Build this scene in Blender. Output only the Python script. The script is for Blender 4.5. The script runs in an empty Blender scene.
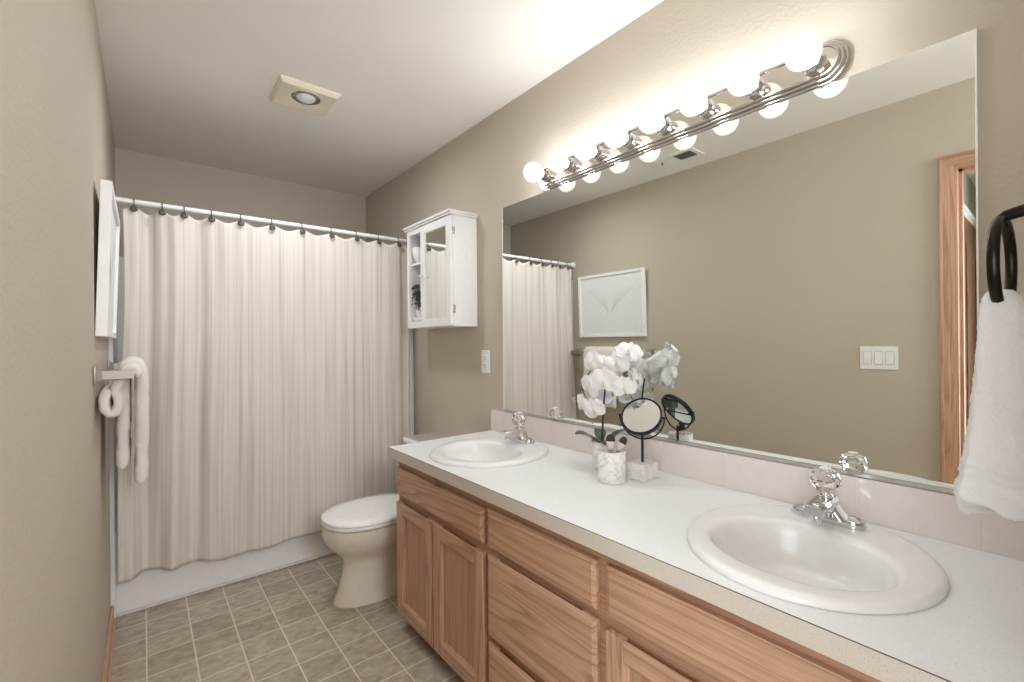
import bpy, bmesh, math, random
from math import sin, cos, pi, radians, sqrt, atan2
from mathutils import Vector, Matrix, noise as mnoise

# ------------------------------------------------------------------ camera
S = bpy.context.scene
C = S.collection
random.seed(7)
XL, XR, YB, H = -0.120, 1.413, 3.60, 2.44        # left wall, right wall, back wall, ceiling

cam_d = bpy.data.cameras.new('camera')
cam_d.sensor_width = 36.0
cam_d.lens = 36.0 * 453.0 / 1024.0
cam_d.clip_start = 0.01
cam = bpy.data.objects.new('camera', cam_d)
C.objects.link(cam)
yaw, pitch, roll = 0.6843, 0.0005, -0.0088
fw = Vector((sin(yaw) * cos(pitch), cos(yaw) * cos(pitch), sin(pitch)))
rt = Vector((cos(yaw), -sin(yaw), 0))
up = rt.cross(fw)
r2 = rt * cos(roll) + up * sin(roll)
u2 = -rt * sin(roll) + up * cos(roll)
M = Matrix((( r2.x, u2.x, -fw.x, 0), (r2.y, u2.y, -fw.y, 0), (r2.z, u2.z, -fw.z, 1.2593), (0, 0, 0, 1)))
cam.matrix_world = M
S.camera = cam

# ------------------------------------------------------------------ world, light, exposure
w = bpy.data.worlds.new('world')
S.world = w
w.use_nodes = True
w.node_tree.nodes['Background'].inputs[0].default_value = (0.9, 0.93, 1.0, 1)
w.node_tree.nodes['Background'].inputs[1].default_value = 0.3
BULB = 64.0                                        # radiance of the vanity bulb cores
ENTRY_FILL_W, HALL_FILL_W, FAN_FILL_W = 24.0, 26.0, 3.9          # added fill: behind the camera, from the hall, under the fan (watts)
S.view_settings.view_transform = 'Standard'
S.view_settings.look = 'None'
S.view_settings.exposure = 0.85
S.view_settings.gamma = 1.0
S.view_settings.use_curve_mapping = False
try:
    S.cycles.use_denoising = True
    S.cycles.max_bounces = 10
    S.cycles.diffuse_bounces = 6
    S.cycles.glossy_bounces = 6
    S.cycles.transmission_bounces = 8
    S.cycles.transparent_max_bounces = 12
    S.cycles.sample_clamp_indirect = 6.0
except Exception:
    pass
def area_lamp(name, loc, aim, watts, size, size_y=None, color=(0.945, 1.0, 1.07)):
    d = bpy.data.lights.new(name, 'AREA')
    d.shape = 'RECTANGLE' if size_y else 'DISK'
    d.size = size; d.energy = watts; d.color = color
    if size_y: d.size_y = size_y
    o = bpy.data.objects.new(name, d)
    o.location = loc
    o.rotation_euler = (-Vector(aim)).to_track_quat('Z', 'Y').to_euler()
    C.objects.link(o)
area_lamp('entry_fill', (0.30, -1.55, 1.95), (0, 1, 0.02), ENTRY_FILL_W, 0.8, 0.8)     # added fill behind the camera; the end wall has no window
area_lamp('hall_fill', (-1.6, -0.62, 1.2), (1, 0.30, 0), HALL_FILL_W, 1.0, 2.0)           # added fill sent through the doorway from the hall side
area_lamp('fan_fill', (0.607, 2.272, 2.385), (0, 0, -1), FAN_FILL_W, 0.19)                    # added fill just under the fan's lens, which itself stays unlit

# ------------------------------------------------------------------ materials
def lin(c):
    r = []
    for v in c:
        v /= 255.0
        r.append(v / 12.92 if v <= 0.04045 else ((v + 0.055) / 1.055) ** 2.4)
    return (r[0], r[1], r[2], 1.0)

class NT:
    def __init__(s, name):
        s.m = bpy.data.materials.new(name)
        s.m.use_nodes = True
        s.t = s.m.node_tree
        s.b = s.t.nodes['Principled BSDF']
        s.out = s.t.nodes['Material Output']
    def n(s, typ, **kw):
        nd = s.t.nodes.new(typ)
        for k, v in kw.items():
            if k in nd.inputs: nd.inputs[k].default_value = v
            else: setattr(nd, k, v)
        return nd
    def l(s, a, b): s.t.links.new(a, b)
    def set(s, **kw):
        for k, v in kw.items(): s.b.inputs[k.replace('_', ' ')].default_value = v
        return s
    def coord(s, scale=(1, 1, 1), rot=(0, 0, 0), kind='Object'):
        tc = s.n('ShaderNodeTexCoord'); mp = s.n('ShaderNodeMapping')
        mp.inputs['Scale'].default_value = scale; mp.inputs['Rotation'].default_value = rot
        s.l(tc.outputs[kind], mp.inputs[0])
        return mp.outputs[0]
    def ramp(s, fac, stops):
        r = s.n('ShaderNodeValToRGB'); e = r.color_ramp.elements
        e[0].position, e[0].color = stops[0]; e[1].position, e[1].color = stops[-1]
        for p, c in stops[1:-1]:
            x = e.new(p); x.color = c
        s.l(fac, r.inputs[0])
        return r.outputs[0]
    def bump(s, h, strength=0.2, dist=0.002):
        b = s.n('ShaderNodeBump'); b.inputs['Strength'].default_value = strength; b.inputs['Distance'].default_value = dist
        s.l(h, b.inputs['Height']); s.l(b.outputs[0], s.b.inputs['Normal'])

def plain(name, rgb, rough=0.5, metal=0.0, coat=0.0):
    t = NT(name)
    nz = t.n('ShaderNodeTexNoise', Scale=35.0); t.l(t.coord(), nz.inputs['Vector'])
    c = lin(rgb); k = 0.96
    t.l(t.ramp(nz.outputs[0], [(0.3, (c[0]*k, c[1]*k, c[2]*k, 1)), (0.7, c)]), t.b.inputs['Base Color'])
    t.set(Roughness=rough, Metallic=metal, Coat_Weight=coat)
    return t.m

def paint(name, rgb, bump=0.25, scale=140.0, rough=0.75):
    t = NT(name)
    v = t.coord()
    nz = t.n('ShaderNodeTexNoise', Scale=scale); nz.inputs['Detail'].default_value = 3; t.l(v, nz.inputs['Vector'])
    n2 = t.n('ShaderNodeTexNoise', Scale=2.0); t.l(v, n2.inputs['Vector'])
    c = lin(rgb)
    t.l(t.ramp(n2.outputs[0], [(0.3, (c[0]*.97, c[1]*.97, c[2]*.97, 1)), (0.7, c)]), t.b.inputs['Base Color'])
    t.set(Roughness=rough)
    t.bump(nz.outputs[0], bump, 0.003)
    return t.m

def oak(name, axis, rgb_l=(201, 161, 132), rgb_d=(166, 124, 97), ring=True):
    t = NT(name)
    sc = {'y': (1, 0.055, 1), 'z': (1, 1, 0.055), 'x': (0.055, 1, 1)}[axis]
    v = t.coord(sc)
    big = t.n('ShaderNodeTexNoise', Scale=7.0); big.inputs['Detail'].default_value = 1.5; t.l(v, big.inputs['Vector'])
    m = t.n('ShaderNodeMath', operation='MULTIPLY'); t.l(big.outputs[0], m.inputs[0]); m.inputs[1].default_value = 17.0
    fr = t.n('ShaderNodeMath', operation='FRACT'); t.l(m.outputs[0], fr.inputs[0])
    rc = t.ramp(fr.outputs[0], [(0.0, lin(rgb_d)), (0.14, lin([(a*.45+b*.55) for a, b in zip(rgb_d, rgb_l)])), (0.45, lin(rgb_l)), (0.9, lin(rgb_l)), (1.0, lin([(a*.6+b*.4) for a, b in zip(rgb_d, rgb_l)]))])
    sc2 = {'y': (1, 0.02, 1), 'z': (1, 1, 0.02), 'x': (0.02, 1, 1)}[axis]
    v2 = t.coord(sc2)
    fine = t.n('ShaderNodeTexNoise', Scale=330.0); t.l(v2, fine.inputs['Vector'])
    fc = t.ramp(fine.outputs[0], [(0.35, (0.62, 0.58, 0.55, 1)), (0.6, (1, 1, 1, 1))])
    mx = t.n('ShaderNodeMix', data_type='RGBA', blend_type='MULTIPLY'); mx.inputs[0].default_value = 0.55
    t.l(rc, mx.inputs[6]); t.l(fc, mx.inputs[7])
    t.l(mx.outputs[2], t.b.inputs['Base Color'])
    t.set(Roughness=0.42, Coat_Weight=0.15)
    t.bump(fine.outputs[0], 0.08, 0.001)
    return t.m

def tile_floor():
    t = NT('vinyl tile floor')
    tc = t.n('ShaderNodeTexCoord')
    sp = t.n('ShaderNodeSeparateXYZ'); t.l(tc.outputs['Object'], sp.inputs[0])
    def cell(out, off, size):
        a = t.n('ShaderNodeMath', operation='SUBTRACT'); t.l(out, a.inputs[0]); a.inputs[1].default_value = off
        d = t.n('ShaderNodeMath', operation='DIVIDE'); t.l(a.outputs[0], d.inputs[0]); d.inputs[1].default_value = size
        f = t.n('ShaderNodeMath', operation='FRACT'); t.l(d.outputs[0], f.inputs[0])
        fl = t.n('ShaderNodeMath', operation='FLOOR'); t.l(d.outputs[0], fl.inputs[0])
        s_ = t.n('ShaderNodeMath', operation='SUBTRACT'); t.l(f.outputs[0], s_.inputs[0]); s_.inputs[1].default_value = 0.5
        ab = t.n('ShaderNodeMath', operation='ABSOLUTE'); t.l(s_.outputs[0], ab.inputs[0])
        return ab.outputs[0], fl.outputs[0]
    ax, ix = cell(sp.outputs[0], 0.005 - 1.54, 0.154)
    ay, iy = cell(sp.outputs[1], 0.5855 - 1.475, 0.1475)
    mxm = t.n('ShaderNodeMath', operation='MAXIMUM'); t.l(ax, mxm.inputs[0]); t.l(ay, mxm.inputs[1])
    gr = t.ramp(mxm.outputs[0], [(0.481, (0, 0, 0, 1)), (0.488, (1, 1, 1, 1))])
    cv = t.n('ShaderNodeCombineXYZ'); t.l(ix, cv.inputs[0]); t.l(iy, cv.inputs[1])
    wn = t.n('ShaderNodeTexWhiteNoise'); t.l(cv.outputs[0], wn.inputs['Vector'])
    off = t.n('ShaderNodeVectorMath', operation='SCALE'); t.l(wn.outputs['Color'], off.inputs[0]); off.inputs['Scale'].default_value = 7.0
    ad = t.n('ShaderNodeVectorMath', operation='ADD'); t.l(tc.outputs['Object'], ad.inputs[0]); t.l(off.outputs[0], ad.inputs[1])
    mp = t.n('ShaderNodeMapping'); mp.inputs['Scale'].default_value = (1.0, 1.5, 1); mp.inputs['Rotation'].default_value = (0, 0, 0.25); t.l(ad.outputs[0], mp.inputs[0])
    nz = t.n('ShaderNodeTexNoise', Scale=20.0); nz.inputs['Detail'].default_value = 7; nz.inputs['Roughness'].default_value = 0.65; nz.inputs['Distortion'].default_value = 0.35; t.l(mp.outputs[0], nz.inputs['Vector'])
    base = t.ramp(nz.outputs[0], [(0.3, lin((150, 137, 119))), (0.5, lin((176, 163, 145))), (0.72, lin((200, 189, 171)))])
    hv = t.n('ShaderNodeMapRange'); hv.inputs[3].default_value = 0.88; hv.inputs[4].default_value = 1.06; t.l(wn.outputs['Value'], hv.inputs[0])
    mu = t.n('ShaderNodeVectorMath', operation='SCALE'); t.l(base, mu.inputs[0]); t.l(hv.outputs[0], mu.inputs['Scale'])
    mx = t.n('ShaderNodeMix', data_type='RGBA'); t.l(gr, mx.inputs[0]); t.l(mu.outputs[0], mx.inputs[6]); mx.inputs[7].default_value = lin((222, 212, 196))
    t.l(mx.outputs[2], t.b.inputs['Base Color'])
    t.set(Roughness=0.42)
    inv = t.n('ShaderNodeMath', operation='SUBTRACT'); inv.inputs[0].default_value = 1.0; t.l(gr, inv.inputs[1])
    t.bump(inv.outputs[0], 0.25, 0.002)
    return t.m

def speckle(name, rgb, dark, amount=0.5, rough=0.35, scale=420.0):
    t = NT(name)
    nz = t.n('ShaderNodeTexNoise', Scale=scale); nz.inputs['Detail'].default_value = 2; t.l(t.coord(), nz.inputs['Vector'])
    c, d = lin(rgb), lin(dark)
    t.l(t.ramp(nz.outputs[0], [(0.30, d), (0.42, c), (1.0, c)]), t.b.inputs['Base Color'])
    t.set(Roughness=rough)
    return t.m

def marble(name, rgb=(234, 231, 228), vein=(208, 204, 200), scale=16.0):
    t = NT(name)
    v = t.coord()
    nz = t.n('ShaderNodeTexNoise', Scale=scale); nz.inputs['Detail'].default_value = 6; nz.inputs['Distortion'].default_value = 1.6; t.l(v, nz.inputs['Vector'])
    a = t.n('ShaderNodeMath', operation='SUBTRACT'); t.l(nz.outputs[0], a.inputs[0]); a.inputs[1].default_value = 0.5
    b = t.n('ShaderNodeMath', operation='ABSOLUTE'); t.l(a.outputs[0], b.inputs[0])
    t.l(t.ramp(b.outputs[0], [(0.0, lin(vein)), (0.015, lin([(x+y)/2 for x, y in zip(rgb, vein)])), (0.05, lin(rgb))]), t.b.inputs['Base Color'])
    t.set(Roughness=0.4)
    return t.m

def terry(name, rgb, scale=900.0, strength=0.6):
    t = NT(name)
    v = t.coord()
    nz = t.n('ShaderNodeTexNoise', Scale=scale); nz.inputs['Detail'].default_value = 3; t.l(v, nz.inputs['Vector'])
    c = lin(rgb)
    t.l(t.ramp(nz.outputs[0], [(0.3, (c[0]*.86, c[1]*.86, c[2]*.86, 1)), (0.65, c)]), t.b.inputs['Base Color'])
    t.set(Roughness=0.95, Sheen_Weight=0.3)
    t.bump(nz.outputs[0], strength, 0.004)
    return t.m

def curtain_mat():
    t = NT('woven striped curtain cotton')
    uv = t.n('ShaderNodeUVMap'); uv.uv_map = 'UVMap'
    mp = t.n('ShaderNodeMapping'); mp.inputs['Scale'].default_value = (1, 0.02, 1); t.l(uv.outputs[0], mp.inputs[0])
    st = t.n('ShaderNodeTexNoise', Scale=42.0); st.inputs['Detail'].default_value = 2.5; t.l(mp.outputs[0], st.inputs['Vector'])
    col = t.ramp(st.outputs[0], [(0.30, lin((200, 189, 178))), (0.42, lin((214, 205, 196))), (0.58, lin((221, 214, 206))), (0.72, lin((217, 209, 200)))])
    sx = t.n('ShaderNodeSeparateXYZ'); t.l(uv.outputs[0], sx.inputs[0])
    k = t.n('ShaderNodeMath', operation='MULTIPLY'); t.l(sx.outputs[0], k.inputs[0]); k.inputs[1].default_value = 18.0
    f = t.n('ShaderNodeMath', operation='FRACT'); t.l(k.outputs[0], f.inputs[0])
    line = t.ramp(f.outputs[0], [(0.0, (0.80, 0.76, 0.72, 1)), (0.05, (0.86, 0.83, 0.80, 1)), (0.08, (1, 1, 1, 1)), (0.34, (1, 1, 1, 1)), (0.36, (0.93, 0.91, 0.89, 1)), (0.42, (1, 1, 1, 1)), (1.0, (1, 1, 1, 1))])
    mx = t.n('ShaderNodeMix', data_type='RGBA', blend_type='MULTIPLY'); mx.inputs[0].default_value = 0.8
    t.l(col, mx.inputs[6]); t.l(line, mx.inputs[7])
    t.l(mx.outputs[2], t.b.inputs['Base Color'])
    m2 = t.n('ShaderNodeMapping'); m2.inputs['Scale'].default_value = (60, 900, 1); t.l(uv.outputs[0], m2.inputs[0])
    wv = t.n('ShaderNodeTexNoise', Scale=1.0); t.l(m2.outputs[0], wv.inputs['Vector'])
    t.set(Roughness=0.9)
    t.bump(wv.outputs[0], 0.25, 0.002)
    return t.m

def bulb_mat():
    # clear globe: mostly see-through, brighter glass towards the outline
    t = NT('clear globe glass')
    lw = t.n('ShaderNodeLayerWeight'); lw.inputs[0].default_value = 0.5
    em = t.n('ShaderNodeEmission'); em.inputs[0].default_value = (1.0, 0.985, 0.96, 1); em.inputs[1].default_value = 0.20
    tr = t.n('ShaderNodeBsdfTransparent'); gl = t.n('ShaderNodeBsdfGlossy'); gl.inputs['Roughness'].default_value = 0.05
    mg = t.n('ShaderNodeMixShader'); t.l(t.ramp(lw.outputs['Facing'], [(0.0, (.05, .05, .05, 1)), (.6, (.12, .12, .12, 1)), (.85, (.5, .5, .5, 1)), (1.0, (.9, .9, .9, 1))]), mg.inputs[0]); t.l(tr.outputs[0], mg.inputs[1]); t.l(gl.outputs[0], mg.inputs[2])
    m2 = t.n('ShaderNodeAddShader'); t.l(mg.outputs[0], m2.inputs[0]); t.l(em.outputs[0], m2.inputs[1])
    t.l(m2.outputs[0], t.out.inputs[0])
    return t.m

def core_mat():
    t = NT('glowing lamp core')
    em = t.n('ShaderNodeEmission'); em.inputs[0].default_value = (0.935, 0.985, 1.03, 1); em.inputs[1].default_value = BULB
    t.l(em.outputs[0], t.out.inputs[0])
    return t.m

def mirror_mat(name, rgb=(226, 230, 224), rough=0.0):
    t = NT(name); t.set(Metallic=1.0, Roughness=rough); 
    nz = t.n('ShaderNodeTexNoise', Scale=1.0); t.l(t.coord(), nz.inputs['Vector'])
    c = lin(rgb)
    t.l(t.ramp(nz.outputs[0], [(0.0, c), (1.0, c)]), t.b.inputs['Base Color'])
    return t.m

def clear_mat(name):
    t = NT(name); t.set(Base_Color=(0.98, 0.98, 0.98, 1), Roughness=0.02, Transmission_Weight=1.0, IOR=1.49)
    return t.m

WALL = paint('tan wall paint', (193, 182, 166), 0.45, 95.0)
CEIL = paint('white ceiling paint', (243, 239, 233), 0.18, 90.0, 0.9)
FLOOR = tile_floor()
OAK_Y, OAK_Z, OAK_X = oak('oak grain along', 'y'), oak('oak grain upright', 'z'), oak('oak grain across', 'x')
OAKPANEL = oak('oak veneer panel', 'z', (192, 152, 124), (168, 128, 102))
OAKDARK = oak('oak in the face frame', 'y', (186, 143, 114), (156, 114, 88))
CASING = oak('fir door casing', 'z', (200, 158, 130), (172, 128, 100))
CASING_Y = oak('fir door casing head', 'y', (200, 158, 130), (172, 128, 100))
LAMI = speckle('white speckled laminate', (231, 231, 231), (214, 213, 211))
EDGE = speckle('shaded speckled laminate edge', (206, 197, 184), (176, 166, 152))  # same white laminate as the top, the edge's shade mixed into its colour
SEAM = plain('dark seam line', (86, 74, 62), 0.6)
PORC = plain('white porcelain', (244, 242, 240), 0.12, 0, 0.5)
PORC_SHADE = plain('shaded white porcelain', (224, 213, 200), 0.14, 0, 0.4)  # white porcelain, its colour darkened to carry the shade on the bowl
SINKW = plain('white vitreous china', (233, 231, 230), 0.24, 0, 0.1)
TUB = plain('white tub enamel', (250, 249, 248), 0.25, 0, 0.2)
SURR = plain('white tub wall panel', (250, 249, 246), 0.35)
SATIN = plain('satin nickel', (168, 160, 150), 0.45, 1.0)
CHROME = plain('chrome', (222, 222, 224), 0.06, 1.0)
NICKEL = plain('brushed nickel', (205, 200, 196), 0.22, 1.0)
BRONZE = plain('dark bronze', (52, 48, 45), 0.3, 1.0)
BUTTON = plain('dark brown button', (84, 74, 68), 0.35)
BLACKM = plain('black metal', (40, 40, 42), 0.35, 0.6)
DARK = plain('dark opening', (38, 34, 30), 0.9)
WHITE = plain('white painted wood', (242, 241, 239), 0.4)
PLASTIC = plain('white plastic', (240, 239, 236), 0.35)
CREAM = plain('almond plastic', (236, 226, 206), 0.45)
LENS = plain('frosted lamp lens', (224, 228, 228), 0.25)
PAPER = plain('white art paper', (236, 236, 236), 0.7)
GREYLINE = plain('pale grey pencil', (217, 215, 214), 0.8)
TILE = plain('pale pink tile', (227, 216, 211), 0.18, 0, 0.3)
GROUT = plain('white grout', (232, 224, 220), 0.7)
CURT = curtain_mat()
TOWEL = terry('white terry cloth', (250, 248, 245))
TOWEL_L = terry('cream terry cloth', (240, 234, 227), 700.0, 0.5)
PETAL = plain('white orchid petal', (246, 244, 245), 0.55)
LIP = plain('pale green orchid lip', (222, 222, 196), 0.5)
BUD = plain('green orchid bud', (160, 164, 118), 0.5)
STEM = plain('dark stem', (52, 50, 40), 0.5)
LEAF = plain('dark green leaf', (72, 86, 76), 0.3)
SPRIG = plain('dark olive leaves', (84, 82, 72), 0.6)
MARB = marble('white marble')
MARB2 = marble('white marble cup', (238, 236, 233), (204, 201, 197), 15.0)
MIRROR = mirror_mat('silvered mirror', (240, 243, 238))
BULBM = bulb_mat()
COREM = core_mat()
ACRYL = clear_mat('clear acrylic')
HAIRD = plain('dark brush hair', (58, 46, 44), 0.8)
HAIRL = plain('pale brush tip', (226, 216, 212), 0.8)
HALLW = paint('grey green hall paint', (178, 180, 164))
DOORB = oak('brown door leaf', 'z', (150, 112, 86), (118, 82, 60))
RUBBER = plain('dark rubber', (60, 58, 56), 0.8)

# ------------------------------------------------------------------ geometry helpers
def nb(): return bmesh.new()

def box(bm, x0, x1, y0, y1, z0, z1, bev=0.0, seg=2):
    vs = [bm.verts.new(p) for p in ((x0,y0,z0),(x1,y0,z0),(x1,y1,z0),(x0,y1,z0),(x0,y0,z1),(x1,y0,z1),(x1,y1,z1),(x0,y1,z1))]
    fs = [bm.faces.new([vs[i] for i in f]) for f in ((3,2,1,0),(4,5,6,7),(0,1,5,4),(1,2,6,5),(2,3,7,6),(3,0,4,7))]
    if bev > 0:
        es = list({e for f in fs for e in f.edges})
        bmesh.ops.bevel(bm, geom=es, offset=bev, segments=seg, profile=0.6, affect='EDGES')
    return vs

def loft(bm, rings, cap0=True, cap1=True, closed=True):
    R = [[bm.verts.new(p) for p in r] for r in rings]
    n = len(R[0])
    for a, b in zip(R, R[1:]):
        for i in range(n if closed else n - 1):
            j = (i + 1) % n
            try: bm.faces.new((a[i], a[j], b[j], b[i]))
            except ValueError: pass
    if cap0: bm.faces.new(list(reversed(R[0])))
    if cap1: bm.faces.new(R[-1])
    return R

def frame(d):
    d = d.normalized()
    a = Vector((0, 0, 1)) if abs(d.z) < 0.9 else Vector((1, 0, 0))
    u = d.cross(a).normalized()
    return u, d.cross(u).normalized()

def tube(bm, pts, rad, n=12, cap=True, sq=None):
    pts = [Vector(p) for p in pts]
    rs = rad if isinstance(rad, (list, tuple)) else [rad] * len(pts)
    rings = []
    u0 = None
    for i, p in enumerate(pts):
        d = (pts[min(i + 1, len(pts) - 1)] - pts[max(i - 1, 0)])
        if u0 is None: u, v = frame(d)
        else:
            dn = d.normalized(); u = (u0 - dn * u0.dot(dn)).normalized(); v = dn.cross(u)
        u0 = u
        s = sq or (1, 1)
        rings.append([p + (u * cos(2*pi*k/n) * s[0] + v * sin(2*pi*k/n) * s[1]) * rs[i] for k in range(n)])
    loft(bm, rings, cap, cap)

def lathe(bm, prof, loc, axis=(0, 0, 1), n=24, cap0=True, cap1=True):
    ax = Vector(axis).normalized(); u, v = frame(ax); loc = Vector(loc)
    rings = [[loc + ax * h + (u * cos(2*pi*k/n) + v * sin(2*pi*k/n)) * max(r, 1e-5) for k in range(n)] for r, h in prof]
    loft(bm, rings, cap0, cap1)

def ball(bm, c, r, sub=2, sc=(1, 1, 1)):
    m = Matrix.Translation(c) @ Matrix.Diagonal((r*sc[0], r*sc[1], r*sc[2], 1))
    bmesh.ops.create_icosphere(bm, subdivisions=sub, radius=1.0, matrix=m)

def uvball(bm, c, r, sc=(1, 1, 1), u=24, v=14):
    m = Matrix.Translation(c) @ Matrix.Diagonal((r*sc[0], r*sc[1], r*sc[2], 1))
    bmesh.ops.create_uvsphere(bm, u_segments=u, v_segments=v, radius=1.0, matrix=m)

def obj(name, bm, mat, parent=None, smooth=None, uv=False):
    bmesh.ops.recalc_face_normals(bm, faces=bm.faces)
    if parent is not None:
        root = parent
        while root.parent: root = root.parent
        bmesh.ops.translate(bm, vec=-Vector(root.location), verts=bm.verts)
    me = bpy.data.meshes.new(name)
    bm.to_mesh(me); bm.free()
    for m in (mat if isinstance(mat, (list, tuple)) else [mat]): me.materials.append(m)
    if smooth is not None:
        me.polygons.foreach_set('use_smooth', [True] * len(me.polygons))
        if smooth < 180:
            try: me.set_sharp_from_angle(angle=radians(smooth))
            except Exception: pass
    o = bpy.data.objects.new(name, me)
    C.objects.link(o)
    if parent is not None: o.parent = parent
    return o

def tag(o, label, cat, group=None):
    o['label'] = label; o['category'] = cat
    if group: o['group'] = group
    return o

def thing(name, loc, label, cat, group=None):
    o = bpy.data.objects.new(name, None)
    o.empty_display_size = 0.05
    o.location = loc
    C.objects.link(o)
    return tag(o, label, cat, group)

def copy_tree(o, loc=None, label=None, parent=None):
    c = o.copy(); C.objects.link(c)
    if parent is not None: c.parent = parent
    if loc is not None: c.location = loc
    if label: c['label'] = label
    for ch in list(o.children): copy_tree(ch, parent=c)
    return c

def struct(name, bm, mat, smooth=None, parent=None):
    o = obj(name, bm, mat, parent, smooth)
    o['kind'] = 'structure'
    return o

# ------------------------------------------------------------------ room shell
YF = -0.03                                          # return wall at the near end of the vanity
bm = nb(); box(bm, -3.3, XR + .12, -1.6, YB + .12, -0.08, 0.0); struct('floor', bm, FLOOR)
bm = nb(); box(bm, -3.3, XR + .12, -1.6, YB + .12, H, H + 0.1); struct('ceiling', bm, CEIL)
bm = nb(); box(bm, XR, XR + 0.12, -1.6, YB + .12, 0.0, H); struct('wall_right', bm, WALL)
bm = nb(); box(bm, XL, XR, YB, YB + 0.12, 0.0, H); struct('wall_back', bm, WALL)
D0, D1, DH = -0.47, 0.317, 2.045                    # door opening
bm = nb()
box(bm, XL - .11, XL, D1 + .018, YB + .12, 0, H)
box(bm, XL - .11, XL, D0 - .018, D1 + .018, DH + .018, H)
box(bm, XL - .11, XL, -1.6, D0 - .018, 0, H)
struct('wall_left', bm, WALL)
bm = nb(); box(bm, 0.72, XR, YF - 0.1, YF, 0, H); struct('wall_partition', bm, WALL)
bm = nb(); box(bm, XL, XR, -1.72, -1.6, 0, H); struct('wall_front', bm, WALL)
# hall beyond the doorway
bm = nb(); box(bm, -3.3, XL - .11, 0.45, 0.55, 0, H); struct('wall_hall', bm, HALLW)
bm = nb(); box(bm, -3.42, -3.3, -1.6, 0.55, 0, H); struct('wall_hall_end', bm, HALLW)
bm = nb(); box(bm, -3.3, XL - .11, -1.72, -1.6, 0, H); struct('wall_hall_back', bm, HALLW)
bm = nb()
box(bm, -3.0, -0.95, 0.425, 0.45, 2.07, 2.14, .006); box(bm, -3.0, -0.95, 0.415, 0.425, 2.10, 2.125, .004)
struct('trim_1', bm, WHITE)
bm = nb(); box(bm, -3.0, -0.98, 0.43, 0.45, 0.01, 2.07)
for k in range(4): box(bm, -2.9 + k*.5, -2.5 + k*.5, .422, .43, .2, 1.9, .006)
struct('door_2', bm, DOORB)

# door frame: jamb, stop, casing with a stepped moulding
bm = nb()
for y0, y1 in ((D1, D1 + .018), (D0 - .018, D0)): box(bm, XL - .11, XL, y0, y1, 0, DH + .018)
box(bm, XL - .11, XL, D0, D1, DH, DH + .018)
box(bm, XL - .075, XL - .035, D1 - .012, D1, 0, DH); box(bm, XL - .075, XL - .035, D0, D0 + .012, 0, DH); box(bm, XL - .075, XL - .035, D0, D1, DH - .012, DH)
dr = struct('door_1', bm, CASING)
bm = nb()
cw = .066
for a, b, dx in ((0, cw, .009), (.012, cw - .006, .013), (.03, cw - .008, .017), (.05, cw - .004, .021)):
    for s in (0, 1):
        y0, y1 = (D1 + a, D1 + b) if s == 0 else (D0 - b, D0 - a)
        box(bm, XL, XL + dx, y0, y1, 0, DH + a, .002)
    
obj('side_casing', bm, CASING, dr)
bm = nb()
for a, b, dx in ((0, cw, .009), (.012, cw - .006, .013), (.03, cw - .008, .017), (.05, cw - .004, .021)):
    box(bm, XL, XL + dx, D0 - b, D1 + b, DH + a, DH + b, .002)
obj('head_casing', bm, CASING_Y, dr)
bm = nb(); box(bm, XL - .075, XL - .045, D1 - .0015, D1 + .001, .885, .955, .0005); box(bm, XL - .068, XL - .052, D1 - .003, D1 + .001, .905, .935)
obj('strike_plate', bm, BRONZE, dr)

bm = nb()
box(bm, XL, XL + .013, D1 + cw + .001, 2.737, 0.0, 0.080, .003); box(bm, XL, XL + .019, D1 + cw + .001, 2.737, 0.0, 0.02, .004)
struct('baseboard_left', bm, CASING_Y)

# ------------------------------------------------------------------ bathtub and surround
TY = 2.788
bm = nb()
def rrect(x0, x1, y0, y1, z, r, n=6):
    pts = []
    for cx, cy, a0 in ((x1 - r, y1 - r, 0), (x0 + r, y1 - r, pi/2), (x0 + r, y0 + r, pi), (x1 - r, y0 + r, 1.5*pi)):
        for k in range(n + 1):
            a = a0 + (pi/2) * k / n
            pts.append((cx + r*cos(a), cy + r*sin(a), z))
    return pts
a0, a1 = XL + .002, XR - .002
b1 = YB - .002
loft(bm, [rrect(a0, a1, TY + .012, b1, 0.0, .004), rrect(a0, a1, TY + .004, b1, 0.06, .004), rrect(a0, a1, TY + .004, b1, 0.33, .004), rrect(a0, a1, TY - .004, b1, .365, .01),
          rrect(a0, a1, TY + .002, b1, .385, .012), rrect(a0 + .07, a1 - .07, TY + .075, b1 - .06, .385, .16), rrect(a0 + .085, a1 - .085, TY + .09, b1 - .075, .37, .15),
          rrect(a0 + .15, a1 - .12, TY + .13, b1 - .12, .10, .13), rrect(a0 + .19, a1 - .17, TY + .17, b1 - .16, .07, .1)])
tubt = obj('bathtub', bm, TUB, None, 40)
tag(tubt, 'white alcove bathtub behind the cream shower curtain', 'bathtub')
bm = nb(); box(bm, a0 + .014, a1, TY - .006, TY + .006, 0.0, .012, .003)
obj('floor_bead', bm, GROUT, tubt)
bm = nb()
zt = 1.79
box(bm, XL, XL + .006, 2.787, YB, .385, zt); box(bm, XR - .006, XR, 2.787, YB, .385, zt)
box(bm, XL + .006, XR - .006, YB - .006, YB, .385, zt)
box(bm, XL, XL + .017, 2.738, 2.756, .0, zt, .003); box(bm, XR - .020, XR, 2.796, 2.82, .386, zt, .003)
struct('trim_2', bm, SURR)

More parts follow.
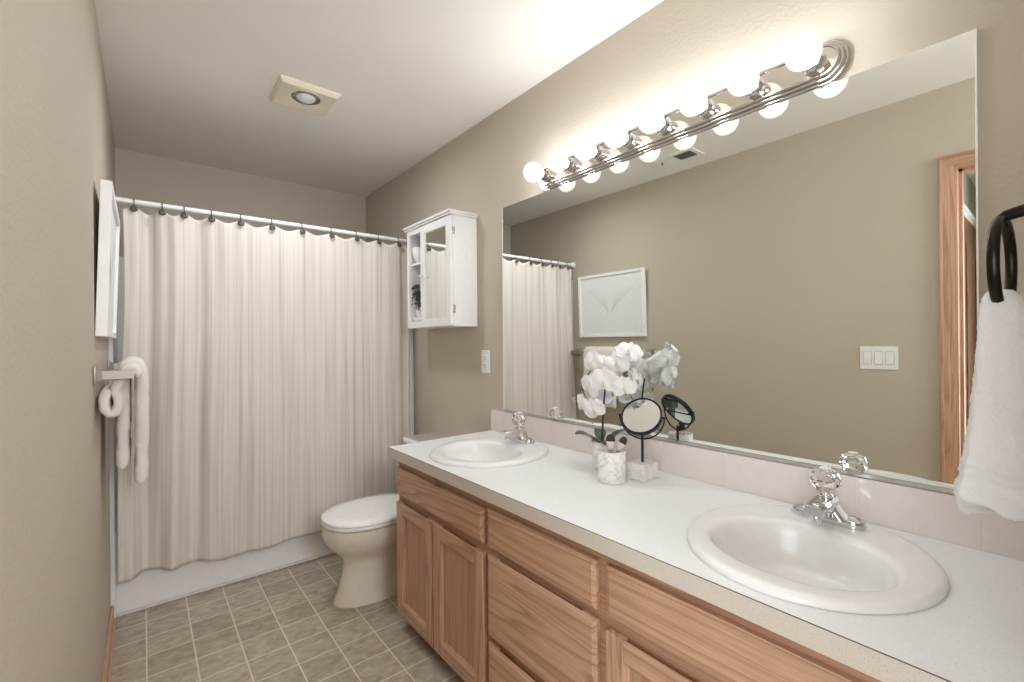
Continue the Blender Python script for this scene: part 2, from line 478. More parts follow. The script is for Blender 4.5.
# ------------------------------------------------------------------ curtain rod, hooks, curtain
YR = 2.735; ZR = 1.921
t = thing('curtain_rod', (XL, YR, ZR), 'long white tension rod holding the shower curtain', 'curtain rod')
bm = nb(); tube(bm, [(XL + .005, YR, ZR), (XR - .005, YR, ZR)], .0125, 20); obj('rod', bm, PLASTIC, t, 40)
for x, s in ((XL, 1), (XR, -1)):
    bm = nb(); lathe(bm, [(.026, 0), (.026, .008), (.02, .016), (.015, .03)], (x, YR, ZR), (s, 0, 0), 20); obj('end_cap', bm, PLASTIC, t, 40)

HX = [-0.026, .077, .162, .273, .401, .547, .70, .86, 1.008, 1.147, 1.281, 1.342]
ordn = ['leftmost', 'second', 'third', 'fourth', 'fifth', 'sixth', 'seventh', 'eighth', 'ninth', 'tenth', 'eleventh', 'twelfth']
hook0 = None
for i, x in enumerate(HX):
    lab = ('leftmost dark metal curtain hook on the white rod' if i == 0 else ('%s dark metal curtain hook counting from the left end of the rod' % ordn[i]))
    if hook0 is None:
        hook0 = thing('curtain_hook', (x, YR, ZR), lab, 'curtain hook', 'hooks along the shower rod')
        bm = nb()
        pts = [(x, YR + .016*sin(a), ZR + .016*cos(a)) for a in [radians(v) for v in range(-100, 161, 20)]]
        pts = [(x, YR - .030, ZR - .036), (x, YR - .024, ZR - .022), (x, YR - .0165, ZR - .008)] + pts[1:]
        tube(bm, pts, .0019, 8); obj('wire', bm, BRONZE, hook0, 60)
        bm = nb(); lathe(bm, [(.004, .0035), (.006, .0055), (.0115, .0045), (.0150, .002), (.0155, 0), (.012, -.003)], (x, YR - .030, ZR - .037), (0, -.98, .2), 18); obj('button', bm, BUTTON, hook0, 50)
    else:
        copy_tree(hook0, (x, YR, ZR), lab)

def curtain():
    bm = nb()
    uvl = bm.loops.layers.uv.new('UVMap')
    nx, nz = 520, 90
    x0, x1 = -0.066, 1.352
    def hookphase(x):
        if x <= HX[0]: return (x - HX[0]) / .10
        for i in range(len(HX) - 1):
            if x <= HX[i + 1]: return i + (x - HX[i]) / (HX[i + 1] - HX[i])
        return len(HX) - 1 + (x - HX[-1]) / .13
    grid = []
    for i in range(nx + 1):
        s = i / nx
        xb = x0 + (x1 - x0) * s
        ph = hookphase(xb)
        col = []
        left = max(0.0, 1 - s / .40)                 # deeper folds near the left end
        right = max(0.0, (s - .84) / .16)
        for j in range(nz + 1):
            v = j / nz                               # 0 top .. 1 bottom
            ztop = 1.897 - .020 * (0.5 - 0.5 * cos(2*pi*ph)) - .004 * left
            zb = .190 - .040 * s + .010 * sin(9 * xb + 1.0) + .004 * sin(31 * xb)
            z = ztop + (zb - ztop) * v
            pin = .5 - .5 * cos(2*pi*ph)             # 0 at a hook, 1 half way between
            alt = 1 if int(math.floor(ph)) % 2 == 0 else -.35
            amp = .007 + .026 * left + .010 * right
            y = amp * pin * alt * (1.0 - .5 * v)
            flow = xb * 5.6 + .35 * mnoise.noise((xb * 2.3, v * .8, 0)) + .5 * mnoise.noise((xb * 1.1, 4.0, 0))
            am2 = .0035 + .021 * left**.7 + .012 * right
            y += am2 * (.5 + .5 * v) * sin(2*pi*flow) * min(1, v * 2.5)
            y += (.0016 + .005*left) * sin(2*pi*(xb * 14 + .4*mnoise.noise((xb*4, v*2, 7)))) * min(1, v * 2 + .2)
            y += .005 * mnoise.noise((xb * 7, v * 1.2, 3.1)) + .0022 * mnoise.noise((xb * 26, v * 6, 8.1)) * (.4 + left)
            xx = xb - .030 * v**1.5 * (1 - s) + .006 * left * sin(7 * v)
            # pinch pleats under the hooks on the left
            yy = YR - .018 + y - .010 * v
            yy = min(yy, TY - .012)
            col.append((bm.verts.new((xx, yy, z)), s * (x1 - x0), 1 - v))
        grid.append(col)
    for i in range(nx):
        for j in range(nz):
            q = [grid[i][j], grid[i + 1][j], grid[i + 1][j + 1], grid[i][j + 1]]
            f = bm.faces.new([a[0] for a in q])
            for lp, a in zip(f.loops, q): lp[uvl].uv = (a[1], a[2] * 1.7)
    o = obj('shower_curtain', bm, CURT, None, 180)
    md = o.modifiers.new('thickness', 'SOLIDIFY'); md.thickness = .0015; md.offset = 0
    tag(o, 'cream woven striped shower curtain hanging from the white rod', 'curtain')
curtain()

# ------------------------------------------------------------------ toilet
TC = 2.235
tl = thing('toilet', (1.0, TC, 0), 'white toilet with closed lid between vanity and shower curtain', 'toilet')
def ring(cx, a, b, z, n=40, cy=TC, p=2.25, ab=None):
    out = []
    for k in range(n):
        t_ = 2*pi*k/n; c, s = cos(t_), sin(t_)
        aa = a if c < 0 or ab is None else ab
        out.append((cx + aa * math.copysign(abs(c)**(2/p), c), cy + b * math.copysign(abs(s)**(2/p), s), z))
    return out
bm = nb()
loft(bm, [ring(.962, .266, .118, 0.0), ring(.96, .266, .117, .012), ring(.962, .245, .104, .05), ring(.962, .228, .093, .12), ring(.958, .212, .090, .185), ring(.945, .208, .097, .215), ring(.925, .222, .128, .25),
          ring(.908, .238, .162, .285), ring(.898, .246, .183, .325), ring(.895, .244, .187, .355), ring(.893, .236, .184, .380), ring(.893, .215, .165, .383)])
box(bm, 1.05, 1.36, TC - .11, TC + .11, .20, .395, .03, 3)
box(bm, 1.10, 1.30, TC - .10, TC + .10, .0, .22, .03, 3)
obj('bowl', bm, PORC_SHADE, tl, 50)
bm = nb()
loft(bm, [ring(.893, .238, .186, .385), ring(.893, .243, .190, .389), ring(.893, .243, .190, .398), ring(.893, .238, .186, .402)]); obj('seat', bm, PORC, tl, 50)
bm = nb()
loft(bm, [ring(.893, .236, .184, .4035), ring(.893, .244, .191, .408), ring(.893, .243, .190, .416), ring(.893, .232, .18, .423), ring(.893, .18, .14, .4275), ring(.893, .08, .06, .429)]); obj('lid', bm, PORC, tl, 50)
for s in (-1, 1):
    bm = nb(); tube(bm, [(1.135, TC + s*.075 - .025, .409), (1.135, TC + s*.075 + .025, .409)], .011, 12); obj('hinge', bm, PORC, tl, 50)
bm = nb()
loft(bm, [rrect(1.215, 1.395, TC - .205, TC + .205, .395, .03), rrect(1.195, 1.397, TC - .225, TC + .225, .55, .03), rrect(1.188, 1.397, TC - .235, TC + .235, .665, .03)]); obj('tank', bm, PORC, tl, 50)
bm = nb()
loft(bm, [rrect(1.18, 1.402, TC - .243, TC + .243, .665, .02), rrect(1.172, 1.404, TC - .25, TC + .25, .672, .022), rrect(1.172, 1.404, TC - .25, TC + .25, .695, .022), rrect(1.178, 1.40, TC - .244, TC + .244, .702, .02)]); obj('tank_lid', bm, PORC, tl, 50)

tl.location.x += .008

# ------------------------------------------------------------------ vanity cabinet
VY0, VY1 = YF + .002, 1.883
XF = .881                                            # face frame plane
va = thing('vanity_cabinet', (1.1, 0.93, 0), 'long oak double vanity cabinet with doors and drawers under white countertop', 'vanity cabinet')
bm = nb()
box(bm, XF, XF + .019, VY0, VY1, .066, .754)
obj('face_frame', bm, OAKDARK, va)
bm = nb(); box(bm, XF + .019, 1.409, VY1 - .012, VY1, .066, .754, .001); obj('side_panel', bm, OAKPANEL, va)
bm = nb(); box(bm, XF + .019, 1.409, VY0, VY1 - .012, .066, .082); obj('bottom_panel', bm, OAKPANEL, va)
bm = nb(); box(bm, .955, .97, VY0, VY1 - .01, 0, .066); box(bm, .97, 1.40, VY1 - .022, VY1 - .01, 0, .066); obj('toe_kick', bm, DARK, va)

def slab(y0, y1, z0, z1, name='drawer_front', pull=True):
    # drawer front: bevelled front layer, and a back layer with the finger groove along its top
    b = nb()
    xf, xm = .8615, .868
    loft(b, [[(xm, y0, z0), (xm, y1, z0), (xm, y1, z1), (xm, y0, z1)],
             [(xf + .006, y0, z0), (xf + .006, y1, z0), (xf + .006, y1, z1), (xf + .006, y0, z1)],
             [(xf, y0 + .012, z0 + .012), (xf, y1 - .012, z0 + .012), (xf, y1 - .012, z1 - .012), (xf, y0 + .012, z1 - .012)]])
    g = .026 if pull else 0
    L = y1 - y0
    box(b, xm, XF - .0005, y0, y1, z0, z1 - g)
    if pull:
        box(b, xm, XF - .0005, y0, y0 + .11 * L, z1 - g, z1); box(b, xm, XF - .0005, y1 - .11 * L, y1, z1 - g, z1)
    return obj(name, b, OAK_Y, va)

def door(y0, y1, z0, z1):
    b = nb()
    xf, fr = .8615, .052
    box(b, xf, XF - .0005, y0, y0 + fr, z0, z1, .003); box(b, xf, XF - .0005, y1 - fr, y1, z0, z1, .003)
    d = obj('door', b, OAK_Z, va)
    b = nb()
    box(b, xf, XF - .0005, y0 + fr, y1 - fr, z0, z0 + fr, .0025)
    obj('bottom_rail', b, OAK_Y, d)
    b = nb()
    L = y1 - y0
    box(b, xf, xf + .0065, y0 + fr, y1 - fr, z1 - fr, z1, .0025)
    box(b, xf + .0065, XF - .0005, y0 + fr, y1 - fr, z1 - fr, z1 - .026)
    obj('top_rail', b, OAK_Y, d)
    b = nb()
    # inner bevel moulding and flat recessed panel
    yi0, yi1, zi0, zi1 = y0 + fr, y1 - fr, z0 + fr, z1 - fr
    loft(b, [[(xf + .002, yi0, zi0), (xf + .002, yi1, zi0), (xf + .002, yi1, zi1), (xf + .002, yi0, zi1)],
             [(xf + .009, yi0 + .008, zi0 + .008), (xf + .009, yi1 - .008, zi0 + .008), (xf + .009, yi1 - .008, zi1 - .008), (xf + .009, yi0 + .008, zi1 - .008)],
             [(xf + .011, yi0 + .010, zi0 + .010), (xf + .011, yi1 - .010, zi0 + .010), (xf + .011, yi1 - .010, zi1 - .010), (xf + .011, yi0 + .010, zi1 - .010)]], False, True)
    obj('panel', b, OAKPANEL, d)

slab(1.221, 1.872, .592, .709, 'false_front', False)
door(1.561, 1.872, .075, .562); door(1.221, 1.551, .075, .562)
slab(.741, 1.197, .592, .716, 'drawer_front', False); slab(.741, 1.197, .305, .567); slab(.741, 1.197, .075, .282)
slab(.045, .709, .592, .716, 'false_front', False)
door(.383, .709, .075, .560); door(.045, .373, .075, .560)

# ------------------------------------------------------------------ countertop with two elliptical cut-outs
CX0, CX1, CY0, CY1, CZ0, CZ1 = .838, 1.4115, YF + .001, 1.902, .755, .797
SX, SA, SB = 1.121, .252, .232
SINKS = (1.526, .371)
ct = thing('countertop', (1.1, .93, CZ0), 'long white speckled laminate countertop on the oak vanity', 'countertop')
bm = nb()
def cell_ring(cy, y0, y1, z, a, b, n=96):
    e, q = [], []
    angs = sorted(set([2*pi*k/n for k in range(n)] + [atan2(yy - cy, xx - SX) % (2*pi) for xx in (CX0 + .0015, CX1) for yy in (y0, y1)]))
    for t_ in angs:
        c, s = cos(t_), sin(t_)
        k = 1 / sqrt((c/a)**2 + (s/b)**2)
        e.append((SX + k*c, cy + k*s, z))
        tx = ((CX1 - SX) if c > 0 else (CX0 + .0015 - SX)) / c if abs(c) > 1e-9 else 1e9
        ty = ((y1 - cy) if s > 0 else (y0 - cy)) / s if abs(s) > 1e-9 else 1e9
        k = min(tx, ty)
        q.append((SX + k*c, cy + k*s, z))
    return e, q
for cy, y0, y1 in ((SINKS[0], 1.25, CY1 - .0015), (SINKS[1], .09, .65)):
    e1, q1 = cell_ring(cy, y0, y1, CZ1, SA - .02, SB - .02)
    e0, q0 = cell_ring(cy, y0, y1, CZ0, SA - .02, SB - .02)
    loft(bm, [q0, e0, e1, q1], False, False)
box(bm, CX0 + .0015, CX1, .65, 1.25, CZ0, CZ1); box(bm, CX0 + .0015, CX1, CY0, .09, CZ0, CZ1)
obj('counter_top', bm, LAMI, ct)
bm = nb(); box(bm, CX0, CX0 + .0015, CY0, CY1, CZ0, CZ1 - .0012); box(bm, CX0, CX1, CY1 - .0015, CY1, CZ0, CZ1 - .0012)
obj('edge_band', bm, EDGE, ct)
bm = nb(); box(bm, CX0 - .0002, CX0 + .0015, CY0, CY1, CZ1 - .0012, CZ1 - .0001); box(bm, CX0, CX1, CY1 - .0015, CY1 + .0002, CZ1 - .0012, CZ1 - .0001)
obj('edge_seam', bm, SEAM, ct)

# backsplash tiles
bs = thing('backsplash', (1.405, .93, CZ1), 'single row of pale pink tiles behind the sinks under the mirror', 'backsplash')
ys = [1.902]
while ys[-1] > CY0: ys.append(ys[-1] - .1115)
bm = nb()
for a, b in zip(ys, ys[1:]):
    box(bm, 1.4035, 1.4125, max(b, CY0) + .0006, a - .0006, CZ1 + .0015, .906, .0018, 2)
obj('tiles', bm, TILE, bs)
bm = nb(); box(bm, 1.4045, 1.4125, CY0, 1.9015, CZ1 + .0002, .9055); obj('grout', bm, GROUT, bs)

# ------------------------------------------------------------------ sinks
IX, IA, IB = 1.082, .152, .173
def erow(cx, cy, a, b, z, n=72): return [(cx + a*cos(2*pi*k/n), cy + b*sin(2*pi*k/n), z) for k in range(n)]
def make_sink(cy, label):
    s = thing('sink', (SX, cy, CZ1), label, 'sink', 'drop in sinks in the countertop')
    b = nb(); z = CZ1
    rows = [(SX, SA - .03, SB - .03, z + .0006), (SX, SA, SB, z + .0006), (SX, SA + .0005, SB + .0005, z + .006), (SX, SA - .002, SB - .002, z + .0105), (SX, SA - .007, SB - .007, z + .0142), (SX, SA - .013, SB - .013, z + .0160),
            (SX - .002, SA - .022, SB - .019, z + .0166), ((SX + IX)/2, (SA + IA)/2, (SB + IB)/2, z + .0166), (IX + .004, IA + .016, IB + .013, z + .0160), (IX + .002, IA + .007, IB + .006, z + .0142), (IX, IA, IB, z + .0095), (IX, IA - .005, IB - .006, z + .002),
            (IX, IA - .011, IB - .013, z - .02), (IX + .004, IA - .020, IB - .026, z - .045), (IX + .012, IA - .040, IB - .05, z - .072), (IX + .022, IA - .075, IB - .09, z - .086), (IX + .03, .03, .03, z - .091), (IX + .03, .021, .021, z - .0915)]
    loft(b, [erow(cx, cy, a, bb, zz) for cx, a, bb, zz in rows], False, True)
    obj('basin', b, SINKW, s, 60)
    b = nb(); lathe(b, [(.023, 0), (.024, .002), (.019, .003), (.017, .0005), (.014, .0005), (.013, .004), (.004, .006)], (IX + .03, cy, z - .0915), n=24); obj('drain', b, CHROME, s, 40)
    b = nb(); 
    lathe(b, [(.008, 0), (.0085, .0015), (.006, .002)], (IX - IA + .0185, cy, z - .035), (1, 0, .18), 16); obj('overflow', b, CHROME, s, 40)
    return s
s0 = make_sink(SINKS[0], 'oval white sink at the far end of the counter, nearest the toilet')
copy_tree(s0, (SX, SINKS[1], CZ1), 'oval white sink at the near right end of the counter')

# ------------------------------------------------------------------ faucets
def stadium(cx, cy, hl, r, z, n=10, shx=0):
    out = []
    for k in range(n + 1):
        a = pi * k / n; out.append((cx + r*cos(a) + shx, cy + hl + r*sin(a), z))
    for k in range(n + 1):
        a = pi + pi * k / n; out.append((cx + r*cos(a) + shx, cy - hl + r*sin(a), z))
    return out
def make_faucet(cy, label):
    z = CZ1 + .0165; fx = 1.302
    f_ = thing('faucet', (fx, cy, z), label, 'faucet', 'single knob faucets at the sinks')
    b = nb()
    loft(b, [stadium(fx, cy, .052, .026, z), stadium(fx, cy, .052, .027, z + .006), stadium(fx, cy, .051, .025, z + .016), stadium(fx, cy, .049, .021, z + .018), stadium(fx, cy, .049, .018, z + .0145)])
    obj('base', b, CHROME, f_, 35)
    b = nb()
    # central hump
    loft(b, [rrect(fx - .028, fx + .024, cy - .044, cy + .044, z + .012, .012), rrect(fx - .026, fx + .021, cy - .026, cy + .026, z + .034, .010), rrect(fx - .024, fx + .019, cy - .019, cy + .019, z + .052, .009), rrect(fx - .02, fx + .016, cy - .016, cy + .016, z + .056, .008)])
    obj('body', b, CHROME, f_, 35)
    b = nb()
    def sec(x, zc, hw, hh):
        return [(x, cy + hw*ca, zc + hh*sa) for ca, sa in ((-1, -.7), (-.8, -1), (.8, -1), (1, -.7), (1, .6), (.75, 1), (-.75, 1), (-1, .6))]
    loft(b, [sec(fx + .012, z + .040, .023, .020), sec(fx - .03, z + .042, .0225, .0165), sec(fx - .065, z + .043, .0215, .0140), sec(fx - .090, z + .043, .0205, .0125), sec(fx - .0945, z + .043, .0185, .0105)])
    obj('spout', b, CHROME, f_, 35)
    b = nb(); lathe(b, [(.0115, 0), (.0125, -.003), (.0125, -.018), (.010, -.02)], (fx - .076, cy, z + .034), n=20); obj('aerator', b, CHROME, f_, 35)
    b = nb(); lathe(b, [(.016, 0), (.016, .008), (.011, .012), (.011, .02)], (fx - .008, cy, z + .056), n=20); obj('knob_post', b, CHROME, f_, 35)
    b = nb(); kz = z + .101; kx = fx - .010
    n = 10
    rows = [(.008, -.027), (.021, -.026), (.0315, -.010), (.033, .004), (.027, .020), (.016, .0265)]
    loft(b, [[(kx + r*cos(2*pi*(k + .5*(i % 2))/n), cy + r*sin(2*pi*(k + .5*(i % 2))/n), kz + h) for k in range(n)] for i, (r, h) in enumerate(rows)])
    ko = obj('knob', b, ACRYL, f_)
    b = nb(); lathe(b, [(.012, 0), (.0125, .002), (.010, .0035)], (kx, cy, kz + .0268), n=20); obj('knob_cap', b, WHITE, ko, 40)
    b = nb(); tube(b, [(fx + .020, cy, z + .03), (fx + .020, cy, z + .075)], .002, 10); lathe(b, [(.003, 0), (.0042, .003), (.0042, .008), (.002, .010)], (fx + .020, cy, z + .073), n=14); obj('lift_rod', b, CHROME, f_, 40)
    return f_
f0 = make_faucet(1.54, 'chrome faucet with clear knob at the far sink')
copy_tree(f0, (1.302, .376, CZ1 + .0165), 'chrome faucet with clear knob at the near sink')

# ------------------------------------------------------------------ wall mirror
MY0, MY1, MZ0, MZ1 = .124, 1.79, .915, 1.929
mi = thing('wall_mirror', (XR, .95, MZ0), 'huge frameless wall mirror above the backsplash', 'mirror')
bm = nb(); box(bm, 1.406, 1.4125, MY0, MY1, MZ0, MZ1); obj('glass', bm, MIRROR, mi)
bm = nb(); box(bm, 1.4032, 1.4058, MY0, MY1, MZ0 - .007, MZ0 + .004, .0008); box(bm, 1.4058, 1.4125, MY0, MY1, MZ0 - .007, MZ0 - .0003); obj('bottom_channel', bm, NICKEL, mi)
bm = nb(); box(bm, 1.4052, 1.4125, MY0 - .0035, MY0 - .0002, MZ0, MZ1); obj('polished_edge', bm, WHITE, mi)
bm = nb(); box(bm, 1.4052, 1.4125, MY1 + .0002, MY1 + .0045, MZ0, MZ1); obj('polished_edge', bm, WHITE, mi)

# ------------------------------------------------------------------ vanity light bar
LZ = 1.986; LY0, LY1 = .345, 1.512
vl = thing('vanity_light', (XR, .93, LZ), 'long chrome light bar with eight lit globe bulbs above the mirror', 'vanity light')
def race(x, hs, r, hx, n=16):
    # straight edges at half height hs, round ends of radius r
    out = []
    ye1, ye0 = LY1 - .058, LY0 + .058
    for k in range(n + 1):
        a = -pi/2 + pi * k / n
        out.append((x, ye1 + r*cos(a), LZ + r*sin(a)))
    out += [(x, ye1 - .012, LZ + r), (x, ye1 - .012, LZ + hs), (x, ye0 + .012, LZ + hs), (x, ye0 + .012, LZ + r)]
    for k in range(n + 1):
        a = pi/2 + pi * k / n
        out.append((x, ye0 + r*cos(a), LZ + r*sin(a)))
    out += [(x, ye0 + .012, LZ - r), (x, ye0 + .012, LZ - hs), (x, ye1 - .012, LZ - hs), (x, ye1 - .012, LZ - r)]
    return out
bm = nb()
X0 = XR - .0005
prof = [(X0, .053, .058), (X0 - .010, .053, .058), (X0 - .013, .050, .055), (X0 - .013, .047, .051), (X0 - .021, .046, .050), (X0 - .024, .043, .047), (X0 - .024, .040, .043), (X0 - .031, .039, .042), (X0 - .034, .036, .039), (X0 - .034, .033, .035), (X0 - .028, .032, .034)]
loft(bm, [race(x, hs, r, 0) for x, hs, r in prof])
obj('back_plate', bm, NICKEL, vl, 30)
bm = nb(); loft(bm, [race(X0 - .0285, .031, .033, 0), race(X0 - .0290, .031, .033, 0)]); obj('mirror_strip', bm, mirror_mat('polished plate', (232, 226, 214), .03), vl)
BY = [.419, .568, .716, .863, 1.008, 1.152, 1.298, 1.446]
BX = 1.303
for i, y in enumerate(BY):
    bm = nb(); lathe(bm, [(.029, 0), (.029, .004), (.0235, .008), (.0235, .020), (.0255, .023), (.0255, .031), (.0265, .033), (.0265, .042), (.020, .042), (.018, .030)], (X0 - .029, y, LZ), (-1, 0, 0), 22); so = obj('socket', bm, CHROME, vl, 35)
    bm = nb(); uvball(bm, (BX, y, LZ - .002), .042, (1, 1, 1), 28, 18); obj('bulb', bm, BULBM, so, 180)
    bm = nb(); uvball(bm, (BX + .006, y, LZ - .002), .017, (1.2, 1, 1), 16, 10); obj('glowing_core', bm, COREM, so, 180)

# ------------------------------------------------------------------ wall cabinet above the toilet
cy0, cy1, cz0, cz1, cx0 = 2.028, 2.530, 1.342, 1.926, 1.262
wc = thing('wall_cabinet', (1.33, 2.28, cz0), 'white wall cabinet with mirrored door and open shelves above the toilet', 'cabinet')
ym = 2.365
bm = nb()
tk = .015
box(bm, cx0, 1.4125, cy0, cy0 + tk, cz0, cz1); box(bm, cx0, 1.4125, cy1 - tk, cy1, cz0, cz1)
box(bm, cx0, 1.4125, cy0 + tk, cy1 - tk, cz0, cz0 + tk); box(bm, cx0, 1.4125, cy0 + tk, cy1 - tk, cz1 - tk, cz1)
box(bm, 1.404, 1.4125, cy0 + tk, cy1 - tk, cz0 + tk, cz1 - tk); box(bm, cx0, 1.404, ym - .008, ym + .008, cz0 + tk, cz1 - tk)
# face frame of the open side
box(bm, cx0 - .014, cx0, cy1 - .026, cy1, cz0, cz1); box(bm, cx0 - .014, cx0, ym - .008, cy1 - .026, cz0, cz0 + .038); box(bm, cx0 - .014, cx0, ym - .008, cy1 - .026, cz1 - .030, cz1)
obj('body', bm, WHITE, wc)
bm = nb(); box(bm, cx0 + .004, 1.404, ym + .008, cy1 - tk, 1.717, 1.729, .001); obj('shelf', bm, WHITE, wc)
bm = nb(); box(bm, cx0 - .026, 1.4125, cy0 - .012, cy1 + .012, cz1, cz1 + .010, .003); box(bm, cx0 - .034, 1.4125, cy0 - .018, cy1 + .018, cz1 + .010, cz1 + .022, .004); obj('crown', bm, WHITE, wc)
dx0, dx1 = cx0 - .017, cx0 - .001
bm = nb()
da, db, dz0, dz1, fr = cy0 + .001, ym - .010, cz0 + .002, cz1 - .003, .046
box(bm, dx0, dx1, da, da + fr, dz0, dz1, .0015); box(bm, dx0, dx1, db - fr, db, dz0, dz1, .0015)
box(bm, dx0, dx1, da + fr, db - fr, dz0, dz0 + fr, .0015); box(bm, dx0, dx1, da + fr, db - fr, dz1 - fr, dz1, .0015)
box(bm, dx1 - .004, dx1, da + fr, db - fr, dz0 + fr, dz1 - fr)
wd = obj('door', bm, WHITE, wc)
bm = nb(); box(bm, dx1 - .009, dx1 - .0042, da + fr, db - fr, dz0 + fr, dz1 - fr); obj('mirror_pane', bm, MIRROR, wd)
bm = nb(); lathe(bm, [(.005, 0), (.005, .010), (.010, .014), (.011, .019), (.007, .024)], (dx0, db - .024, 1.636), (-1, 0, 0), 18); obj('knob', bm, CHROME, wd, 50)
for z in (1.432, 1.838):
    bm = nb(); box(bm, dx1 - .004, cx0 + .010, cy0 - .0025, cy0 + .0005, z - .022, z + .022, .0006); tube(bm, [(dx1 + .0005, cy0 - .003, z - .024), (dx1 + .0005, cy0 - .003, z + .024)], .003, 10); obj('hinge', bm, NICKEL, wd, 40)
# things in the open shelves
bm = nb(); lathe(bm, [(.018, 0), (.022, .004), (.038, .03), (.047, .06), (.050, .092), (.0475, .092), (.044, .06), (.034, .03), (.01, .01)], (1.302, 2.464, 1.729), n=30)
tag(obj('cup', bm, PORC, None, 50), 'rounded white cup on the upper shelf of the white wall cabinet', 'cup')
for k, (z0, hgt, lab) in enumerate(((cz0 + tk, .026, 'lower of two folded white washcloths inside the white wall cabinet'), (cz0 + tk + .0265, .024, 'upper of two folded white washcloths inside the white wall cabinet'))):
    bm = nb(); box(bm, 1.268 + .004*k, 1.385, 2.386, 2.511 - .003*k, z0, z0 + hgt, .010, 4)
    for v in bm.verts: v.co += Vector((mnoise.noise(v.co*40), mnoise.noise(v.co*40 + Vector((9, 0, 0))), 0)) * .0015
    tag(obj('washcloth', bm, TOWEL, None, 60), lab, 'washcloth', 'washcloths in the wall cabinet')
sp = thing('leafy_sprig', (1.31, 2.43, 1.4085), 'dark leafy sprig in a small white pot in the wall cabinet', 'plant')
bm = nb(); lathe(bm, [(.018, 0), (.022, .002), (.026, .04), (.023, .04), (.02, .02)], (1.298, 2.466, 1.4085), n=20); obj('pot', bm, PORC, sp, 50)
sb, lb = nb(), nb()
for q in range(24):
    a = random.uniform(0, 2*pi); rr = random.uniform(.01, .035)
    top = random.uniform(.15, .21)
    p0 = Vector((1.294, 2.470, 1.44)); p1 = p0 + Vector((rr*.3*cos(a), rr*.4*sin(a), top)); p2 = p1 + Vector((-.018 + .4*rr*cos(a), rr*sin(a)*.8 + .008, -random.uniform(.04, .15)))
    pts = []
    for k in range(8):
        u = k / 7; pts.append(p0*(1-u)**2 + p1*2*u*(1-u) + p2*u*u)
    tube(sb, pts, .0011, 5)
    for k, p in enumerate(pts[1:]):
        for s in (-1, 1):
            c = p + Vector((random.uniform(-.006, .006), s*.006 + random.uniform(-.003, .003), random.uniform(-.006, .006)))
            c.y = max(2.395, min(2.508, c.y)); c.x = max(1.262, min(1.37, c.x))
            m = Matrix.Translation(c) @ Matrix.Rotation(random.uniform(0, pi), 4, 'Z') @ Matrix.Rotation(random.uniform(-.9, .9), 4, 'X') @ Matrix.Diagonal((.0028, .0045, .0068, 1))
            bmesh.ops.create_icosphere(lb, subdivisions=1, radius=1, matrix=m)
obj('stems', sb, STEM, sp, 60); obj('leaves', lb, SPRIG, sp, 60)

# ------------------------------------------------------------------ ceiling fan light, ceiling vent
fl = thing('ceiling_fan_light', (.607, 2.292, H), 'square almond ceiling fan light with round recessed lens', 'ceiling light')
fx0, fx1, fy0, fy1 = .477, .737, 2.172, 2.412
fcx, fcy = .607, 2.272
bm = nb()
n = 48
def sq(z, ins):
    out = []
    for k in range(n):
        a = 2*pi*k/n + pi/4; c, s = cos(a), sin(a); m_ = max(abs(c), abs(s))
        cxx, cyy = (fx0 + fx1)/2, (fy0 + fy1)/2
        out.append((cxx + c/m_*((fx1 - fx0)/2 - ins), cyy + s/m_*((fy1 - fy0)/2 - ins), z))
    return out
def circ(z, r): return [(fcx + r*cos(2*pi*k/n + pi/4), fcy + r*sin(2*pi*k/n + pi/4), z) for k in range(n)]
loft(bm, [sq(H - .0005, 0), sq(H - .010, 0), sq(H - .024, .012), circ(H - .026, .068), circ(H - .024, .064), circ(H - .004, .060)], True, False)
obj('housing', bm, CREAM, fl, 30)
bm = nb(); lathe(bm, [(.0625, -.022), (.058, -.004), (.02, -.002)], (fcx, fcy, H), n=32, cap0=False); obj('reflector', bm, NICKEL, fl, 40)
bm = nb(); uvball(bm, (fcx, fcy, H - .020), .043, (1, 1, .42)); obj('lens', bm, LENS, fl, 180)
for s in (-1, 1):
    bm = nb(); lathe(bm, [(.004, 0), (.004, -.002), (.002, -.003)], (fcx + s*.10, fcy + .01, H - .0262), n=12); obj('screw', bm, CREAM, fl)

cv = thing('ceiling_vent', (.125, 1.59, H), 'white ceiling register with dark slots seen in the mirror', 'vent')
bm = nb()
v0, v1, w0, w1 = .045, .203, 1.445, 1.735
for x0, x1, y0, y1 in ((v0, v0 + .03, w0, w1), (v1 - .03, v1, w0, w1), (v0 + .03, v1 - .03, w0, w0 + .028), (v0 + .03, v1 - .03, w1 - .03, w1), (v0 + .03, v1 - .03, 1.59, w1 - .03)): box(bm, x0, x1, y0, y1, H - .008, H - .0003, .0015)
obj('frame', bm, WHITE, cv)
bm = nb()
for k in range(9):
    y = w0 + .034 + k*.0125; box(bm, v0 + .03, v1 - .03, y, y + .004, H - .009, H - .002)
obj('louvres', bm, plain('grey louvre', (120, 118, 112), .5), cv)
bm = nb(); box(bm, v0 + .03, v1 - .03, w0 + .028, 1.59, H - .002, H - .0004); obj('dark_duct', bm, DARK, cv)
bm = nb(); box(bm, .118, .132, 1.690, 1.700, H - .016, H - .008, .002); obj('lever', bm, DARK, cv)

